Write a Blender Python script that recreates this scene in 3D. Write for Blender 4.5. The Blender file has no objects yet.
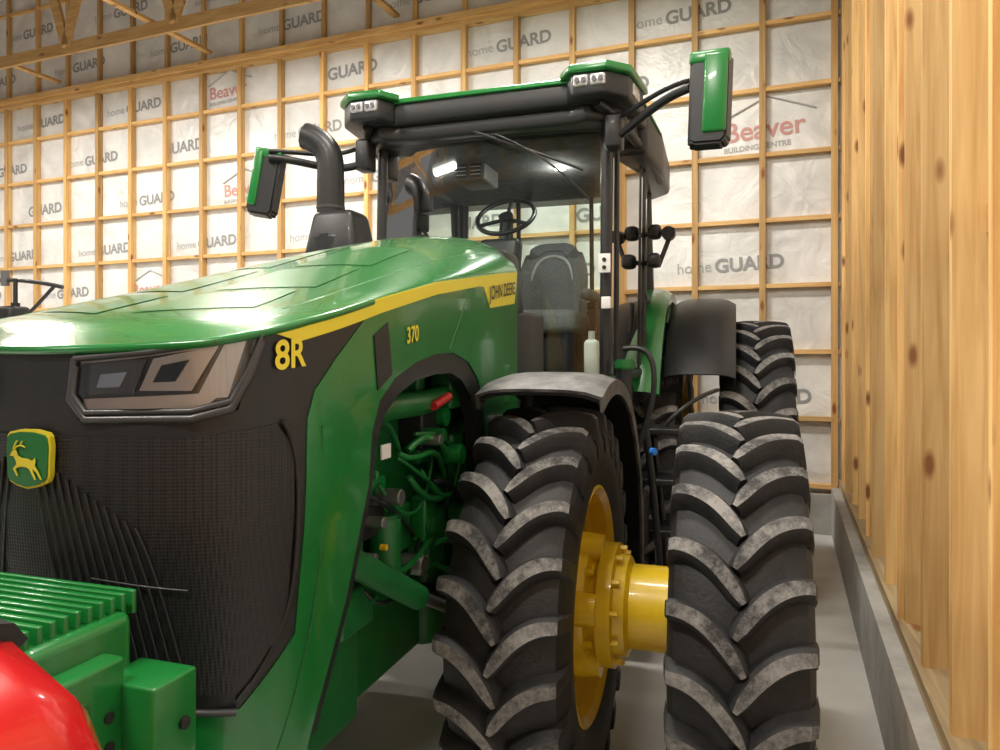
import bpy, bmesh, math, random
from mathutils import Vector, Matrix
random.seed(7)
scene = bpy.context.scene
COL = scene.collection
R = math.radians
try:
    scene.view_settings.view_transform = 'Standard'
except Exception: pass

# ------------------------------------------------------------------ materials
def new_mat(name):
    m = bpy.data.materials.new(name); m.use_nodes = True
    nt = m.node_tree
    return m, nt, nt.nodes['Principled BSDF']

def simple(name, col, rough=0.5, metal=0.0, coat=0.0, var=0.0, vscale=8.0, col2=None, bump=0.0, bscale=60.0, emit=None, estr=0):
    m, nt, b = new_mat(name)
    b.inputs['Base Color'].default_value = (*col, 1)
    b.inputs['Roughness'].default_value = rough
    b.inputs['Metallic'].default_value = metal
    b.inputs['Coat Weight'].default_value = coat
    b.inputs['Coat Roughness'].default_value = 0.06
    tc = nt.nodes.new('ShaderNodeTexCoord')
    if var > 0:
        n = nt.nodes.new('ShaderNodeTexNoise'); n.inputs['Scale'].default_value = vscale
        n.inputs['Detail'].default_value = 6; n.inputs['Roughness'].default_value = 0.65
        nt.links.new(tc.outputs['Object'], n.inputs['Vector'])
        r = nt.nodes.new('ShaderNodeValToRGB')
        r.color_ramp.elements[0].position = 0.35; r.color_ramp.elements[1].position = 0.75
        r.color_ramp.elements[0].color = (*col, 1)
        c2 = col2 if col2 else tuple(min(1, c*(1+var)) for c in col)
        r.color_ramp.elements[1].color = (*c2, 1)
        nt.links.new(n.outputs['Fac'], r.inputs['Fac'])
        nt.links.new(r.outputs['Color'], b.inputs['Base Color'])
    if bump > 0:
        n2 = nt.nodes.new('ShaderNodeTexNoise'); n2.inputs['Scale'].default_value = bscale; n2.inputs['Detail'].default_value = 4
        nt.links.new(tc.outputs['Object'], n2.inputs['Vector'])
        bp = nt.nodes.new('ShaderNodeBump'); bp.inputs['Strength'].default_value = bump; bp.inputs['Distance'].default_value = 0.01
        nt.links.new(n2.outputs['Fac'], bp.inputs['Height']); nt.links.new(bp.outputs['Normal'], b.inputs['Normal'])
    if emit:
        b.inputs['Emission Color'].default_value = (*emit, 1); b.inputs['Emission Strength'].default_value = estr
    return m

GREEN = simple('green_paint', (0.006, 0.155, 0.026), 0.28, 0.0, 0.5, 0.5, 3.0, (0.010, 0.19, 0.036))
GREEN_TOP = simple('green_paint_dusty', (0.010, 0.165, 0.026), 0.24, 0.0, 0.8, 0.5, 90.0, (0.06, 0.27, 0.08), 0.05, 120)
GREEN_D = simple('green_cast_iron', (0.005, 0.105, 0.022), 0.45, 0.0, 0.15, 0.8, 12.0, (0.012, 0.16, 0.035))
YEL = simple('yellow_paint', (0.76, 0.54, 0.010), 0.38, 0, 0.3, 0.3, 9.0, (0.66, 0.43, 0.01))
YEL_D = simple('yellow_decal', (0.85, 0.71, 0.04), 0.4)
BLK = simple('black_plastic', (0.011, 0.012, 0.013), 0.42, 0, 0.05, 0.6, 30, (0.018, 0.018, 0.020))
BLK_G = simple('black_gloss', (0.008, 0.008, 0.010), 0.12, 0, 0.8)
DUSTBLK = simple('black_dusty', (0.03, 0.03, 0.032), 0.5, 0, 0, 1, 9, (0.19, 0.19, 0.19))
RUB = simple('tire_rubber', (0.012, 0.012, 0.013), 0.62, 0, 0, 1, 10, (0.030, 0.030, 0.032), 0.25, 80)
GREY = simple('grey_plastic', (0.10, 0.10, 0.105), 0.5)
DGREY = simple('dark_grey_plastic', (0.045, 0.046, 0.05), 0.4, 0, .2)
LGREY = simple('light_grey', (0.55, 0.55, 0.56), 0.4)
WHITE = simple('white_label', (0.75, 0.75, 0.75), 0.5)
LSTRIP = simple('headlight_white_optic', (0.9, 0.9, 0.88), 0.35)
CHR = simple('reflector_chrome', (0.85, 0.85, 0.87), 0.16, 1.0)
BEZ = simple('reflector_silver', (0.80, 0.80, 0.79), 0.28, 0.15, 0.3)
HLB = simple('headlight_housing', (0.16, 0.165, 0.17), 0.25, 0.2, 0.4)
SIL = simple('worn_steel', (0.45, 0.45, 0.46), 0.35, 0.9)
RED = simple('red_paint', (0.55, 0.010, 0.012), 0.22, 0, 0.8)
REDP = simple('red_plastic', (0.45, 0.02, 0.02), 0.4)
BLUE = simple('blue_plastic', (0.02, 0.2, 0.7), 0.4)
LAMP = simple('work_lamp_lens', (0.75, 0.75, 0.78), 0.15, 0.3, 0.5, 0.6, 60, (0.25, 0.25, 0.28))
TAN = simple('seat_fabric', (0.17, 0.175, 0.18), 0.8, 0, 0, 0.6, 60, (0.26, 0.265, 0.27), 0.3, 200)
LINER = simple('headliner_fabric', (0.05, 0.05, 0.052), 0.9, 0, 0, 0.6, 14, (0.11, 0.11, 0.112), 0.3, 90)
CONC = simple('concrete_wall', (0.42, 0.41, 0.385), 0.85, 0, 0, 0.4, 5, (0.28, 0.27, 0.25), 0.4, 30)
LED = simple('led_tube', (1, 1, 1), 0.4, emit=(1, 0.96, 0.9), estr=9)
REFL_DISC = simple('reflection_disc', (1, 1, 1), 0.4, emit=(1, 0.98, 0.92), estr=12)  # glow standing in for a ceiling light's reflection in the cab glass
PRINT = simple('grey_print', (0.27, 0.28, 0.29), 0.6)
PRINTL = simple('light_grey_print', (0.40, 0.41, 0.42), 0.6)
PRINTR = simple('red_print', (0.55, 0.28, 0.26), 0.6)

def lug_mat():
    m, nt, b = new_mat('tire_lug_dusty')
    tc = nt.nodes.new('ShaderNodeTexCoord')
    n = nt.nodes.new('ShaderNodeTexNoise'); n.inputs['Scale'].default_value = 38; n.inputs['Detail'].default_value = 10; n.inputs['Roughness'].default_value = 0.8
    nt.links.new(tc.outputs['Object'], n.inputs['Vector'])
    n3 = nt.nodes.new('ShaderNodeTexNoise'); n3.inputs['Scale'].default_value = 7; n3.inputs['Detail'].default_value = 3
    nt.links.new(tc.outputs['Object'], n3.inputs['Vector'])
    ad = nt.nodes.new('ShaderNodeMath'); ad.operation = 'MULTIPLY_ADD'; ad.inputs[1].default_value = .7
    nt.links.new(n3.outputs['Fac'], ad.inputs[0]); nt.links.new(n.outputs['Fac'], ad.inputs[2])
    r = nt.nodes.new('ShaderNodeValToRGB')
    r.color_ramp.elements[0].position = 0.70; r.color_ramp.elements[0].color = (0.035, 0.035, 0.035, 1)
    r.color_ramp.elements[1].position = 1.0; r.color_ramp.elements[1].color = (0.26, 0.25, 0.24, 1)
    nt.links.new(ad.outputs[0], r.inputs['Fac']); nt.links.new(r.outputs['Color'], b.inputs['Base Color'])
    b.inputs['Roughness'].default_value = 0.85
    bp = nt.nodes.new('ShaderNodeBump'); bp.inputs['Strength'].default_value = 0.35; bp.inputs['Distance'].default_value = 0.005
    nt.links.new(n.outputs['Fac'], bp.inputs['Height']); nt.links.new(bp.outputs['Normal'], b.inputs['Normal'])
    return m
LUG = lug_mat()

def mesh_mat(name, c1, c2, scale, rough=0.4, bstr=.5):
    m, nt, b = new_mat(name)
    tc = nt.nodes.new('ShaderNodeTexCoord')
    v = nt.nodes.new('ShaderNodeTexVoronoi'); v.inputs['Scale'].default_value = scale; v.inputs['Randomness'].default_value = 0.0
    nt.links.new(tc.outputs['Object'], v.inputs['Vector'])
    r = nt.nodes.new('ShaderNodeValToRGB')
    r.color_ramp.elements[0].position = 0.30; r.color_ramp.elements[0].color = (*c1, 1)
    r.color_ramp.elements[1].position = 0.42; r.color_ramp.elements[1].color = (*c2, 1)
    nt.links.new(v.outputs['Distance'], r.inputs['Fac']); nt.links.new(r.outputs['Color'], b.inputs['Base Color'])
    bp = nt.nodes.new('ShaderNodeBump'); bp.inputs['Strength'].default_value = bstr; bp.inputs['Distance'].default_value = 0.003
    nt.links.new(v.outputs['Distance'], bp.inputs['Height']); nt.links.new(bp.outputs['Normal'], b.inputs['Normal'])
    b.inputs['Roughness'].default_value = rough
    return m
GRILLE = mesh_mat('grille_mesh', (0.002, 0.002, 0.002), (0.014, 0.014, 0.016), 130, 0.45)
HOODMESH = mesh_mat('hood_screen', (0.008, 0.125, 0.020), (0.016, 0.175, 0.032), 110, 0.28, .15)
HOODMESH.node_tree.nodes['Principled BSDF'].inputs['Coat Weight'].default_value = .5

def glass_mat(name, tint=(0.80, 0.86, 0.84), ior=1.45):
    m = bpy.data.materials.new(name); m.use_nodes = True; nt = m.node_tree; nt.nodes.clear()
    o = nt.nodes.new('ShaderNodeOutputMaterial'); t = nt.nodes.new('ShaderNodeBsdfTransparent'); g = nt.nodes.new('ShaderNodeBsdfGlossy')
    t.inputs['Color'].default_value = (*tint, 1); g.inputs['Roughness'].default_value = 0.03
    f = nt.nodes.new('ShaderNodeFresnel'); f.inputs['IOR'].default_value = ior
    mx = nt.nodes.new('ShaderNodeMixShader')
    nt.links.new(f.outputs[0], mx.inputs[0]); nt.links.new(t.outputs[0], mx.inputs[1]); nt.links.new(g.outputs[0], mx.inputs[2])
    nt.links.new(mx.outputs[0], o.inputs['Surface'])
    return m
GLASS = glass_mat('cab_glass', (0.82, 0.90, 0.86), 1.8)
LENS = glass_mat('headlight_lens', (0.97, 0.97, 0.98), 1.5)

def wood_mat(name, axis, base=(0.76, 0.49, 0.20), dark=(0.56, 0.31, 0.10), vmin=.60, vmax=1.12):
    m, nt, b = new_mat(name)
    tc = nt.nodes.new('ShaderNodeTexCoord'); mp = nt.nodes.new('ShaderNodeMapping')
    s = [26, 26, 26]; s[axis] = 1.3
    mp.inputs['Scale'].default_value = s
    nt.links.new(tc.outputs['Object'], mp.inputs['Vector'])
    at = nt.nodes.new('ShaderNodeAttribute'); at.attribute_name = 'rnd'
    ad = nt.nodes.new('ShaderNodeVectorMath'); ad.operation = 'ADD'
    sc = nt.nodes.new('ShaderNodeVectorMath'); sc.operation = 'SCALE'; sc.inputs['Scale'].default_value = 37
    cmb = nt.nodes.new('ShaderNodeCombineXYZ')
    for i in range(3): nt.links.new(at.outputs['Fac'], cmb.inputs[i])
    nt.links.new(cmb.outputs[0], sc.inputs[0]); nt.links.new(mp.outputs[0], ad.inputs[0]); nt.links.new(sc.outputs[0], ad.inputs[1])
    n = nt.nodes.new('ShaderNodeTexNoise'); n.inputs['Scale'].default_value = 1; n.inputs['Detail'].default_value = 6; n.inputs['Distortion'].default_value = 0.7
    nt.links.new(ad.outputs[0], n.inputs['Vector'])
    r = nt.nodes.new('ShaderNodeValToRGB')
    r.color_ramp.elements[0].position = 0.3; r.color_ramp.elements[0].color = (*dark, 1)
    r.color_ramp.elements[1].position = 0.62; r.color_ramp.elements[1].color = (*base, 1)
    nt.links.new(n.outputs['Fac'], r.inputs['Fac'])
    hs = nt.nodes.new('ShaderNodeHueSaturation')
    mr = nt.nodes.new('ShaderNodeMapRange'); mr.inputs['To Min'].default_value = vmin; mr.inputs['To Max'].default_value = vmax
    nt.links.new(at.outputs['Fac'], mr.inputs['Value']); nt.links.new(mr.outputs[0], hs.inputs['Value'])
    nt.links.new(r.outputs['Color'], hs.inputs['Color'])
    mp2 = nt.nodes.new('ShaderNodeMapping'); s2 = [7, 7, 7]; s2[axis] = 2.6; mp2.inputs['Scale'].default_value = s2
    nt.links.new(tc.outputs['Object'], mp2.inputs['Vector'])
    v = nt.nodes.new('ShaderNodeTexVoronoi'); v.inputs['Scale'].default_value = 1.0
    nt.links.new(mp2.outputs[0], v.inputs['Vector'])
    kr = nt.nodes.new('ShaderNodeValToRGB'); kr.color_ramp.elements[0].position = 0.09; kr.color_ramp.elements[0].color = (1, 1, 1, 1)
    kr.color_ramp.elements[1].position = 0.19; kr.color_ramp.elements[1].color = (0, 0, 0, 1)
    nt.links.new(v.outputs['Distance'], kr.inputs['Fac'])
    mx = nt.nodes.new('ShaderNodeMixRGB'); mx.inputs['Color2'].default_value = (0.22, 0.08, 0.02, 1)
    nt.links.new(kr.outputs['Color'], mx.inputs['Fac']); nt.links.new(hs.outputs['Color'], mx.inputs['Color1'])
    nt.links.new(mx.outputs['Color'], b.inputs['Base Color'])
    b.inputs['Roughness'].default_value = 0.65
    return m
WOOD_V = wood_mat('pine_vertical', 2)
WOOD_H = wood_mat('pine_horizontal', 0)
WOOD_Y = wood_mat('sill_board', 1, (0.50, 0.37, 0.20), (0.30, 0.21, 0.11))

def wrap_mat():
    m, nt, b = new_mat('white_house_wrap')
    tc = nt.nodes.new('ShaderNodeTexCoord')
    n = nt.nodes.new('ShaderNodeTexNoise'); n.inputs['Scale'].default_value = 1.6; n.inputs['Detail'].default_value = 5; n.inputs['Distortion'].default_value = 1.2
    nt.links.new(tc.outputs['Object'], n.inputs['Vector'])
    r = nt.nodes.new('ShaderNodeValToRGB')
    r.color_ramp.elements[0].position = 0.3; r.color_ramp.elements[0].color = (0.58, 0.585, 0.58, 1)
    r.color_ramp.elements[1].position = 0.65; r.color_ramp.elements[1].color = (0.77, 0.775, 0.77, 1)
    nt.links.new(n.outputs['Fac'], r.inputs['Fac']); nt.links.new(r.outputs['Color'], b.inputs['Base Color'])
    n2 = nt.nodes.new('ShaderNodeTexNoise'); n2.inputs['Scale'].default_value = 3.0; n2.inputs['Detail'].default_value = 4; n2.inputs['Distortion'].default_value = 1.0
    nt.links.new(tc.outputs['Object'], n2.inputs['Vector'])
    bp = nt.nodes.new('ShaderNodeBump'); bp.inputs['Strength'].default_value = 0.6; bp.inputs['Distance'].default_value = 0.045
    nt.links.new(n2.outputs['Fac'], bp.inputs['Height']); nt.links.new(bp.outputs['Normal'], b.inputs['Normal'])
    b.inputs['Roughness'].default_value = 0.34
    return m
WRAP = wrap_mat()

def floor_mat():
    m, nt, b = new_mat('concrete_floor')
    tc = nt.nodes.new('ShaderNodeTexCoord')
    n = nt.nodes.new('ShaderNodeTexNoise'); n.inputs['Scale'].default_value = 1.6; n.inputs['Detail'].default_value = 9
    nt.links.new(tc.outputs['Object'], n.inputs['Vector'])
    r = nt.nodes.new('ShaderNodeValToRGB')
    r.color_ramp.elements[0].position = 0.3; r.color_ramp.elements[0].color = (0.50, 0.49, 0.47, 1)
    r.color_ramp.elements[1].position = 0.7; r.color_ramp.elements[1].color = (0.72, 0.71, 0.68, 1)
    nt.links.new(n.outputs['Fac'], r.inputs['Fac']); nt.links.new(r.outputs['Color'], b.inputs['Base Color'])
    b.inputs['Roughness'].default_value = 0.45
    bp = nt.nodes.new('ShaderNodeBump'); bp.inputs['Strength'].default_value = 0.15
    nt.links.new(n.outputs['Fac'], bp.inputs['Height']); nt.links.new(bp.outputs['Normal'], b.inputs['Normal'])
    return m
FLOORM = floor_mat()
def roof_mat():
    m, nt, b = new_mat('ribbed_metal_roof')
    tc = nt.nodes.new('ShaderNodeTexCoord')
    w = nt.nodes.new('ShaderNodeTexWave'); w.inputs['Scale'].default_value = 1.6
    nt.links.new(tc.outputs['Object'], w.inputs['Vector'])
    bp = nt.nodes.new('ShaderNodeBump'); bp.inputs['Strength'].default_value = 0.8; bp.inputs['Distance'].default_value = 0.05
    nt.links.new(w.outputs['Fac'], bp.inputs['Height']); nt.links.new(bp.outputs['Normal'], b.inputs['Normal'])
    b.inputs['Base Color'].default_value = (0.42, 0.42, 0.43, 1); b.inputs['Roughness'].default_value = 0.5; b.inputs['Metallic'].default_value = 0.3
    return m
ROOFM = roof_mat()

# ------------------------------------------------------------------ helpers
def empty(name, loc=(0, 0, 0), parent=None):
    e = bpy.data.objects.new(name, None); e.location = loc; COL.objects.link(e)
    e.empty_display_size = 0.1
    if parent: e.parent = parent
    return e

def finish(bm, name, mats, parent=None, smooth=35, loc=None, rot=None):
    me = bpy.data.meshes.new(name)
    bmesh.ops.recalc_face_normals(bm, faces=bm.faces)
    bm.to_mesh(me); bm.free()
    if not isinstance(mats, (list, tuple)): mats = [mats]
    for m in mats: me.materials.append(m)
    if smooth:
        for p in me.polygons: p.use_smooth = True
        me.set_sharp_from_angle(angle=R(smooth))
    o = bpy.data.objects.new(name, me); COL.objects.link(o)
    if parent: o.parent = parent
    if loc: o.location = loc
    if rot: o.rotation_euler = rot
    return o

def box(name, lo, hi, mat, parent=None, bevel=0.008, rot=None, taper=None):
    c = [(lo[i]+hi[i])/2 for i in range(3)]; s = [abs(hi[i]-lo[i]) for i in range(3)]
    bm = bmesh.new(); bmesh.ops.create_cube(bm, size=1.0)
    for v in bm.verts:
        k = 1.0
        if taper and v.co.z > 0: k = taper
        v.co = Vector((v.co.x*s[0]*k, v.co.y*s[1]*k, v.co.z*s[2]))
    if bevel > 0:
        bv = min(bevel, min(s)*0.45)
        bmesh.ops.bevel(bm, geom=list(bm.edges), offset=bv, segments=3, affect='EDGES', profile=0.5)
    return finish(bm, name, mat, parent, 40, c, rot)

def cyl(name, p1, p2, r, mat, parent=None, r2=None, seg=24, bevel=0.0):
    p1, p2 = Vector(p1), Vector(p2); d = p2-p1
    bm = bmesh.new()
    bmesh.ops.create_cone(bm, cap_ends=True, segments=seg, radius1=r, radius2=r if r2 is None else r2, depth=d.length)
    if bevel > 0:
        ed = [e for e in bm.edges if abs(e.verts[0].co.z-e.verts[1].co.z) < 1e-5]
        bmesh.ops.bevel(bm, geom=ed, offset=bevel, segments=2, affect='EDGES')
    M = Matrix.Translation((p1+p2)/2) @ d.to_track_quat('Z', 'Y').to_matrix().to_4x4()
    bmesh.ops.transform(bm, matrix=M, verts=bm.verts)
    return finish(bm, name, mat, parent, 40)

def tube(name, pts, r, mat, parent=None, cyclic=False, smooth=True):
    cu = bpy.data.curves.new(name, 'CURVE'); cu.dimensions = '3D'; cu.bevel_depth = r; cu.bevel_resolution = 4; cu.use_fill_caps = True
    if smooth:
        sp = cu.splines.new('NURBS'); sp.points.add(len(pts)-1)
        for i, p in enumerate(pts): sp.points[i].co = (*p, 1)
        sp.order_u = min(4, len(pts)) if len(pts) > 2 else 2
        sp.use_endpoint_u = not cyclic; sp.use_cyclic_u = cyclic; sp.resolution_u = 8
    else:
        sp = cu.splines.new('POLY'); sp.points.add(len(pts)-1)
        for i, p in enumerate(pts): sp.points[i].co = (*p, 1)
        sp.use_cyclic_u = cyclic
    cu.materials.append(mat)
    o = bpy.data.objects.new(name, cu); COL.objects.link(o)
    if parent: o.parent = parent
    return o

def lathe_bm(bm, prof, seg=64, mi=0, closed=False, a0=0, a1=2*math.pi):
    full = abs((a1-a0)-2*math.pi) < 1e-4
    n = seg if full else seg+1
    rings = []
    for i in range(n):
        a = a0+(a1-a0)*i/seg
        rings.append([bm.verts.new((x, -r*math.cos(a), r*math.sin(a))) for x, r in prof])
    m = len(prof)
    for i in range(seg):
        A = rings[i]; B = rings[(i+1) % n]
        for j in range(m if closed else m-1):
            k = (j+1) % m
            f = bm.faces.new((A[j], A[k], B[k], B[j])); f.material_index = mi
    return rings

def prism(name, pts, z0, z1, mat, parent=None, bevel=0.02, topscale=1.0, seg=3):
    bm = bmesh.new()
    cx = sum(p[0] for p in pts)/len(pts); cy = sum(p[1] for p in pts)/len(pts)
    lo = [bm.verts.new((x, y, z0)) for x, y in pts]
    hi = [bm.verts.new((cx+(x-cx)*topscale, cy+(y-cy)*topscale, z1)) for x, y in pts]
    bm.faces.new(lo); bm.faces.new(hi)
    n = len(pts)
    for i in range(n): bm.faces.new((lo[i], lo[(i+1) % n], hi[(i+1) % n], hi[i]))
    bmesh.ops.recalc_face_normals(bm, faces=bm.faces)
    if bevel > 0: bmesh.ops.bevel(bm, geom=list(bm.edges), offset=bevel, segments=seg, affect='EDGES', profile=0.5)
    return finish(bm, name, mat, parent, 40)

class Boards:
    def __init__(s): s.bm = bmesh.new(); s.l = s.bm.faces.layers.float.new('rnd')
    def add(s, corners, r=None):
        vs = [s.bm.verts.new(c) for c in corners]; q = random.random(); r = q if r is None else r
        for f in ((0, 1, 2, 3), (7, 6, 5, 4), (0, 4, 5, 1), (1, 5, 6, 2), (2, 6, 7, 3), (3, 7, 4, 0)):
            ff = s.bm.faces.new([vs[i] for i in f]); ff[s.l] = r
    def done(s, name, mat, parent=None): return finish(s.bm, name, mat, parent, 0)

# ------------------------------------------------------------------ room
AR = math.atan(0.06)
L = Vector((-math.cos(AR), math.sin(AR), 0)); Bv = Vector((-math.sin(AR), -math.cos(AR), 0))
CN = Vector((0.974, 7.9, 0))
def rp(a, b, z): return CN + a*L + b*Bv + Vector((0, 0, z))
def rc(a0, a1, b0, b1, z0, z1):
    return [rp(a0, b0, z0), rp(a1, b0, z0), rp(a1, b1, z0), rp(a0, b1, z0), rp(a0, b0, z1), rp(a1, b0, z1), rp(a1, b1, z1), rp(a0, b1, z1)]
def rbox(name, a0, a1, b0, b1, z0, z1, mat, parent=None):
    bo = Boards(); bo.add(rc(a0, a1, b0, b1, z0, z1)); return bo.done(name, mat, parent)
BW = 19.0; BD = 17.0; TOPZ = 5.83
rbox('floor', -0.6, BW+.5, -0.5, BD, -0.2, 0.0, FLOORM)
wall_back = rbox('wall_back', -0.2, BW+.3, -0.20, -0.09, 0.0, 9.4, WRAP)
wall_right = rbox('wall_right', -0.24, -0.14, -0.2, BD, 0.0, 7.0, WRAP)
wall_left = rbox('wall_left', BW+.14, BW+.24, -0.2, BD, 0.0, 7.0, WRAP)
bo = Boards()
a = 0.02
while a < BW:
    bo.add(rc(a, a+.062, -0.088, 0.0, 0.40, TOPZ)); bo.add(rc(a, a+.055, -0.088, -0.03, TOPZ+.1, 9.0)); a += 0.68
bo.done('studs', WOOD_V, wall_back)
bo = Boards()
z = 1.83-2*0.68+0.0
while z < TOPZ-0.2:
    bo.add(rc(0, BW, -0.086, -0.012, z-0.018, z+0.026)); z += 0.68
bo.add(rc(0, BW, -0.086, 0.05, TOPZ-.05, TOPZ)); bo.add(rc(0, BW, -0.086, 0.09, TOPZ, TOPZ+.08))
z = TOPZ+.75
while z < 9: bo.add(rc(0, BW, -0.086, -0.04, z-.02, z+.02)); z += .75
bo.done('girts', WOOD_H, wall_back)
rbox('baseboard_back', -0.1, BW, -0.088, 0.03, 0.0, 0.40, CONC)
# right wall: 2x6 studs, some doubled, their depth seen edge-on down the aisle
bo = Boards(); b = 0.12; k = 0
vals = [.9, .35, .7, .5, .98, .15, .6, .85, .30, .75]
while b < BD:
    jit = random.uniform(-.012, .010)
    bo.add(rc(-.138, 0.0+jit, b, b+.042, 0.56, 7.0), vals[k % 10])
    if k % 3 == 1: bo.add(rc(-.138, -.022+jit, b+.046, b+.09, 0.56, 7.0), vals[(k+4) % 10])
    b += 0.56; k += 1
for z in (2.2, 4.4):
    bo.add(rc(-.138, -.10, 0, BD, z, z+.09))
bo.done('studs', WOOD_V, wall_right)
bo = Boards()
bo.add(rc(-.138, 0.016, 0, BD, 0.52, 0.56)); bo.add(rc(-.138, 0.01, 0, BD, 0.475, 0.518))
bo.done('sill_plates', WOOD_Y, wall_right)
rbox('baseboard_right', -.2, 0.08, 0, BD, 0.0, 0.47, CONC)
bo = Boards(); b = 0.1
while b < BD: bo.add(rc(BW, BW+.138, b, b+.045, 0.3, 7.0)); b += .61
bo.done('studs', WOOD_V, wall_left)
MT = Matrix((( -L.x, 0, Bv.x, 0), (-L.y, 0, Bv.y, 0), (0, 1, 0, 0), (0, 0, 0, 1)))
def wall_text(s, size, a, z, mat, tilt=0.0, bold=0.0):
    cu = bpy.data.curves.new('print', 'FONT'); cu.body = s; cu.size = size; cu.offset = bold; cu.materials.append(mat)
    o = bpy.data.objects.new('wrap_print', cu); COL.objects.link(o)
    mw = Matrix.Translation(rp(a, -0.084, z)) @ MT @ Matrix.Rotation(tilt, 4, 'Z')
    o.parent = wall_back; o.matrix_world = mw
def beaver(a, z, s=.30):
    wall_text('Beaver', s, a, z, PRINTR, .05, .004); wall_text('BUILDING CENTRE', s*.27, a, z-s*.38, PRINTL, .05, .002)
    mw = Matrix.Translation(rp(a, -0.082, z)) @ MT
    pts = [mw @ Vector(p) for p in ((-.05*s, .8*s, 0), (1.5*s, 1.55*s, 0), (3.1*s, .95*s, 0))]
    tube('wrap_print_roofline', pts, .010, PRINTL, wall_back, False, False)
k = 0
for row, z in enumerate([1.28, 2.02, 2.68, 3.32, 4.02, 4.72, 5.42, 6.2, 6.9]):
    a = 1.35 + (row*1.13) % 2.0
    while a < 17:
        if not (a < 2.2 and 3.6 < z < 4.5):
            if (k+row) % 17 == 5: beaver(a, z, .24)
            elif (k+row) % 7 == 6: wall_text('GUARD', .22, a, z, PRINT, .05, .006)
            else:
                wall_text('home', .16, a, z, PRINTL, .05); wall_text('GUARD', .20, a-.40, z, PRINT, .05, .006)
        a += 2.0; k += 1
beaver(1.12, 4.05, .29)
bo = Boards()
def slant(bo, tb, a0, z0, a1, z1, w=.14):
    d = Vector((a1-a0, z1-z0)); n = Vector((-d.y, d.x)).normalized()*w/2
    q = [(a0+n.x, z0+n.y), (a1+n.x, z1+n.y), (a1-n.x, z1-n.y), (a0-n.x, z0-n.y)]
    bo.add([rp(x, tb, y) for x, y in q]+[rp(x, tb+.045, y) for x, y in q])
for tb in (1.0, 3.4, 5.8, 8.2, 10.6, 13.0):
    h0, h1 = 5.86, 9.0
    bo.add(rc(0, BW, tb, tb+.045, h0, h0+.16))
    hz = lambda q: 6.1+(h1-6.1)*(1-abs(q-BW/2)/(BW/2))
    slant(bo, tb, 0, 6.1, BW/2, h1, .19); slant(bo, tb, BW, 6.1, BW/2, h1, .19)
    na = 10
    for i in range(na):
        a0 = BW*i/na; a1 = BW*(i+.5)/na; a2 = BW*(i+1)/na
        slant(bo, tb+.05, a0, h0+.1, a1, hz(a1)); slant(bo, tb+.05, a1, hz(a1), a2, h0+.1)
for q in range(2, 17, 3):
    bo.add(rc(q, q+.09, 0, 13.2, 6.03, 6.07))
bo.done('roof_trusses', WOOD_H)
ro = Boards()
for (a0, z0, a1, z1) in ((-.3, 6.1, BW/2, 9.15), (BW/2, 9.15, BW+.3, 6.1)):
    q = [(a0, -.2), (a1, -.2), (a1, BD), (a0, BD)]
    zz = [z0, z1, z1, z0]
    ro.add([rp(q[i][0], q[i][1], zz[i]+.10) for i in range(4)]+[rp(q[i][0], q[i][1], zz[i]+.16) for i in range(4)])
ro.done('ceiling', ROOFM)

# ------------------------------------------------------------------ tractor
T = empty('farm_tractor', (0, 0, 0))
c = -1.47
def catmull(P, n=24):
    out = []
    Q = [(2*P[0][0]-P[1][0], 2*P[0][1]-P[1][1])]+P+[(2*P[-1][0]-P[-2][0], 2*P[-1][1]-P[-2][1])]
    Q[0] = (-P[1][0], P[1][1])
    for i in range(1, len(Q)-2):
        p0, p1, p2, p3 = [Vector(Q[i+j]) for j in (-1, 0, 1, 2)]
        for k in range(n):
            t = k/n
            out.append(0.5*((2*p1)+(p2-p0)*t+(2*p0-5*p1+4*p2-p3)*t*t+(-p0+3*p1-3*p2+p3)*t**3))
    out.append(Vector(P[-1])); return out
PLAN = catmull([(0, 1.17), (.15, 1.18), (.30, 1.212), (.42, 1.265), (.49, 1.34), (.522, 1.45), (.53, 1.62), (.505, 2.0), (.455, 2.6), (.40, 3.2), (.35, 3.7)])
CUM = [0]
for i in range(1, len(PLAN)): CUM.append(CUM[-1]+(PLAN[i]-PLAN[i-1]).length)
def Cp(p):
    s = 1 if p >= 0 else -1; p = min(abs(p), CUM[-1]-1e-6)
    lo, hi = 0, len(CUM)-1
    while hi-lo > 1:
        m = (lo+hi)//2
        if CUM[m] <= p: lo = m
        else: hi = m
    t = (p-CUM[lo])/(CUM[hi]-CUM[lo]); q = PLAN[lo].lerp(PLAN[hi], t); d = (PLAN[hi]-PLAN[lo]).normalized()
    nrm = Vector((d.y, -d.x))
    return s*q.x, q.y, s*nrm.x, nrm.y
def pw(w):
    for i in range(1, len(PLAN)):
        if PLAN[i].x >= w: return CUM[i-1]+(CUM[i]-CUM[i-1])*(w-PLAN[i-1].x)/max(1e-6, PLAN[i].x-PLAN[i-1].x)
    return CUM[-1]
def py(Y):
    for i in range(1, len(PLAN)):
        if PLAN[i].y >= Y: return CUM[i-1]+(CUM[i]-CUM[i-1])*(Y-PLAN[i-1].y)/max(1e-6, PLAN[i].y-PLAN[i-1].y)
    return CUM[-1]
def interp(tab, x):
    if x <= tab[0][0]: return tab[0][1]
    for (a, b), (c2, d) in zip(tab, tab[1:]):
        if x <= c2: return b+(d-b)*(x-a)/(c2-a)
    return tab[-1][1]
S_T = [(1.17, 1.822), (1.25, 1.836), (1.33, 1.860), (1.45, 1.89), (1.83, 1.972), (2.3, 2.06), (2.8, 2.13), (3.3, 2.20), (3.7, 2.25)]
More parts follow.
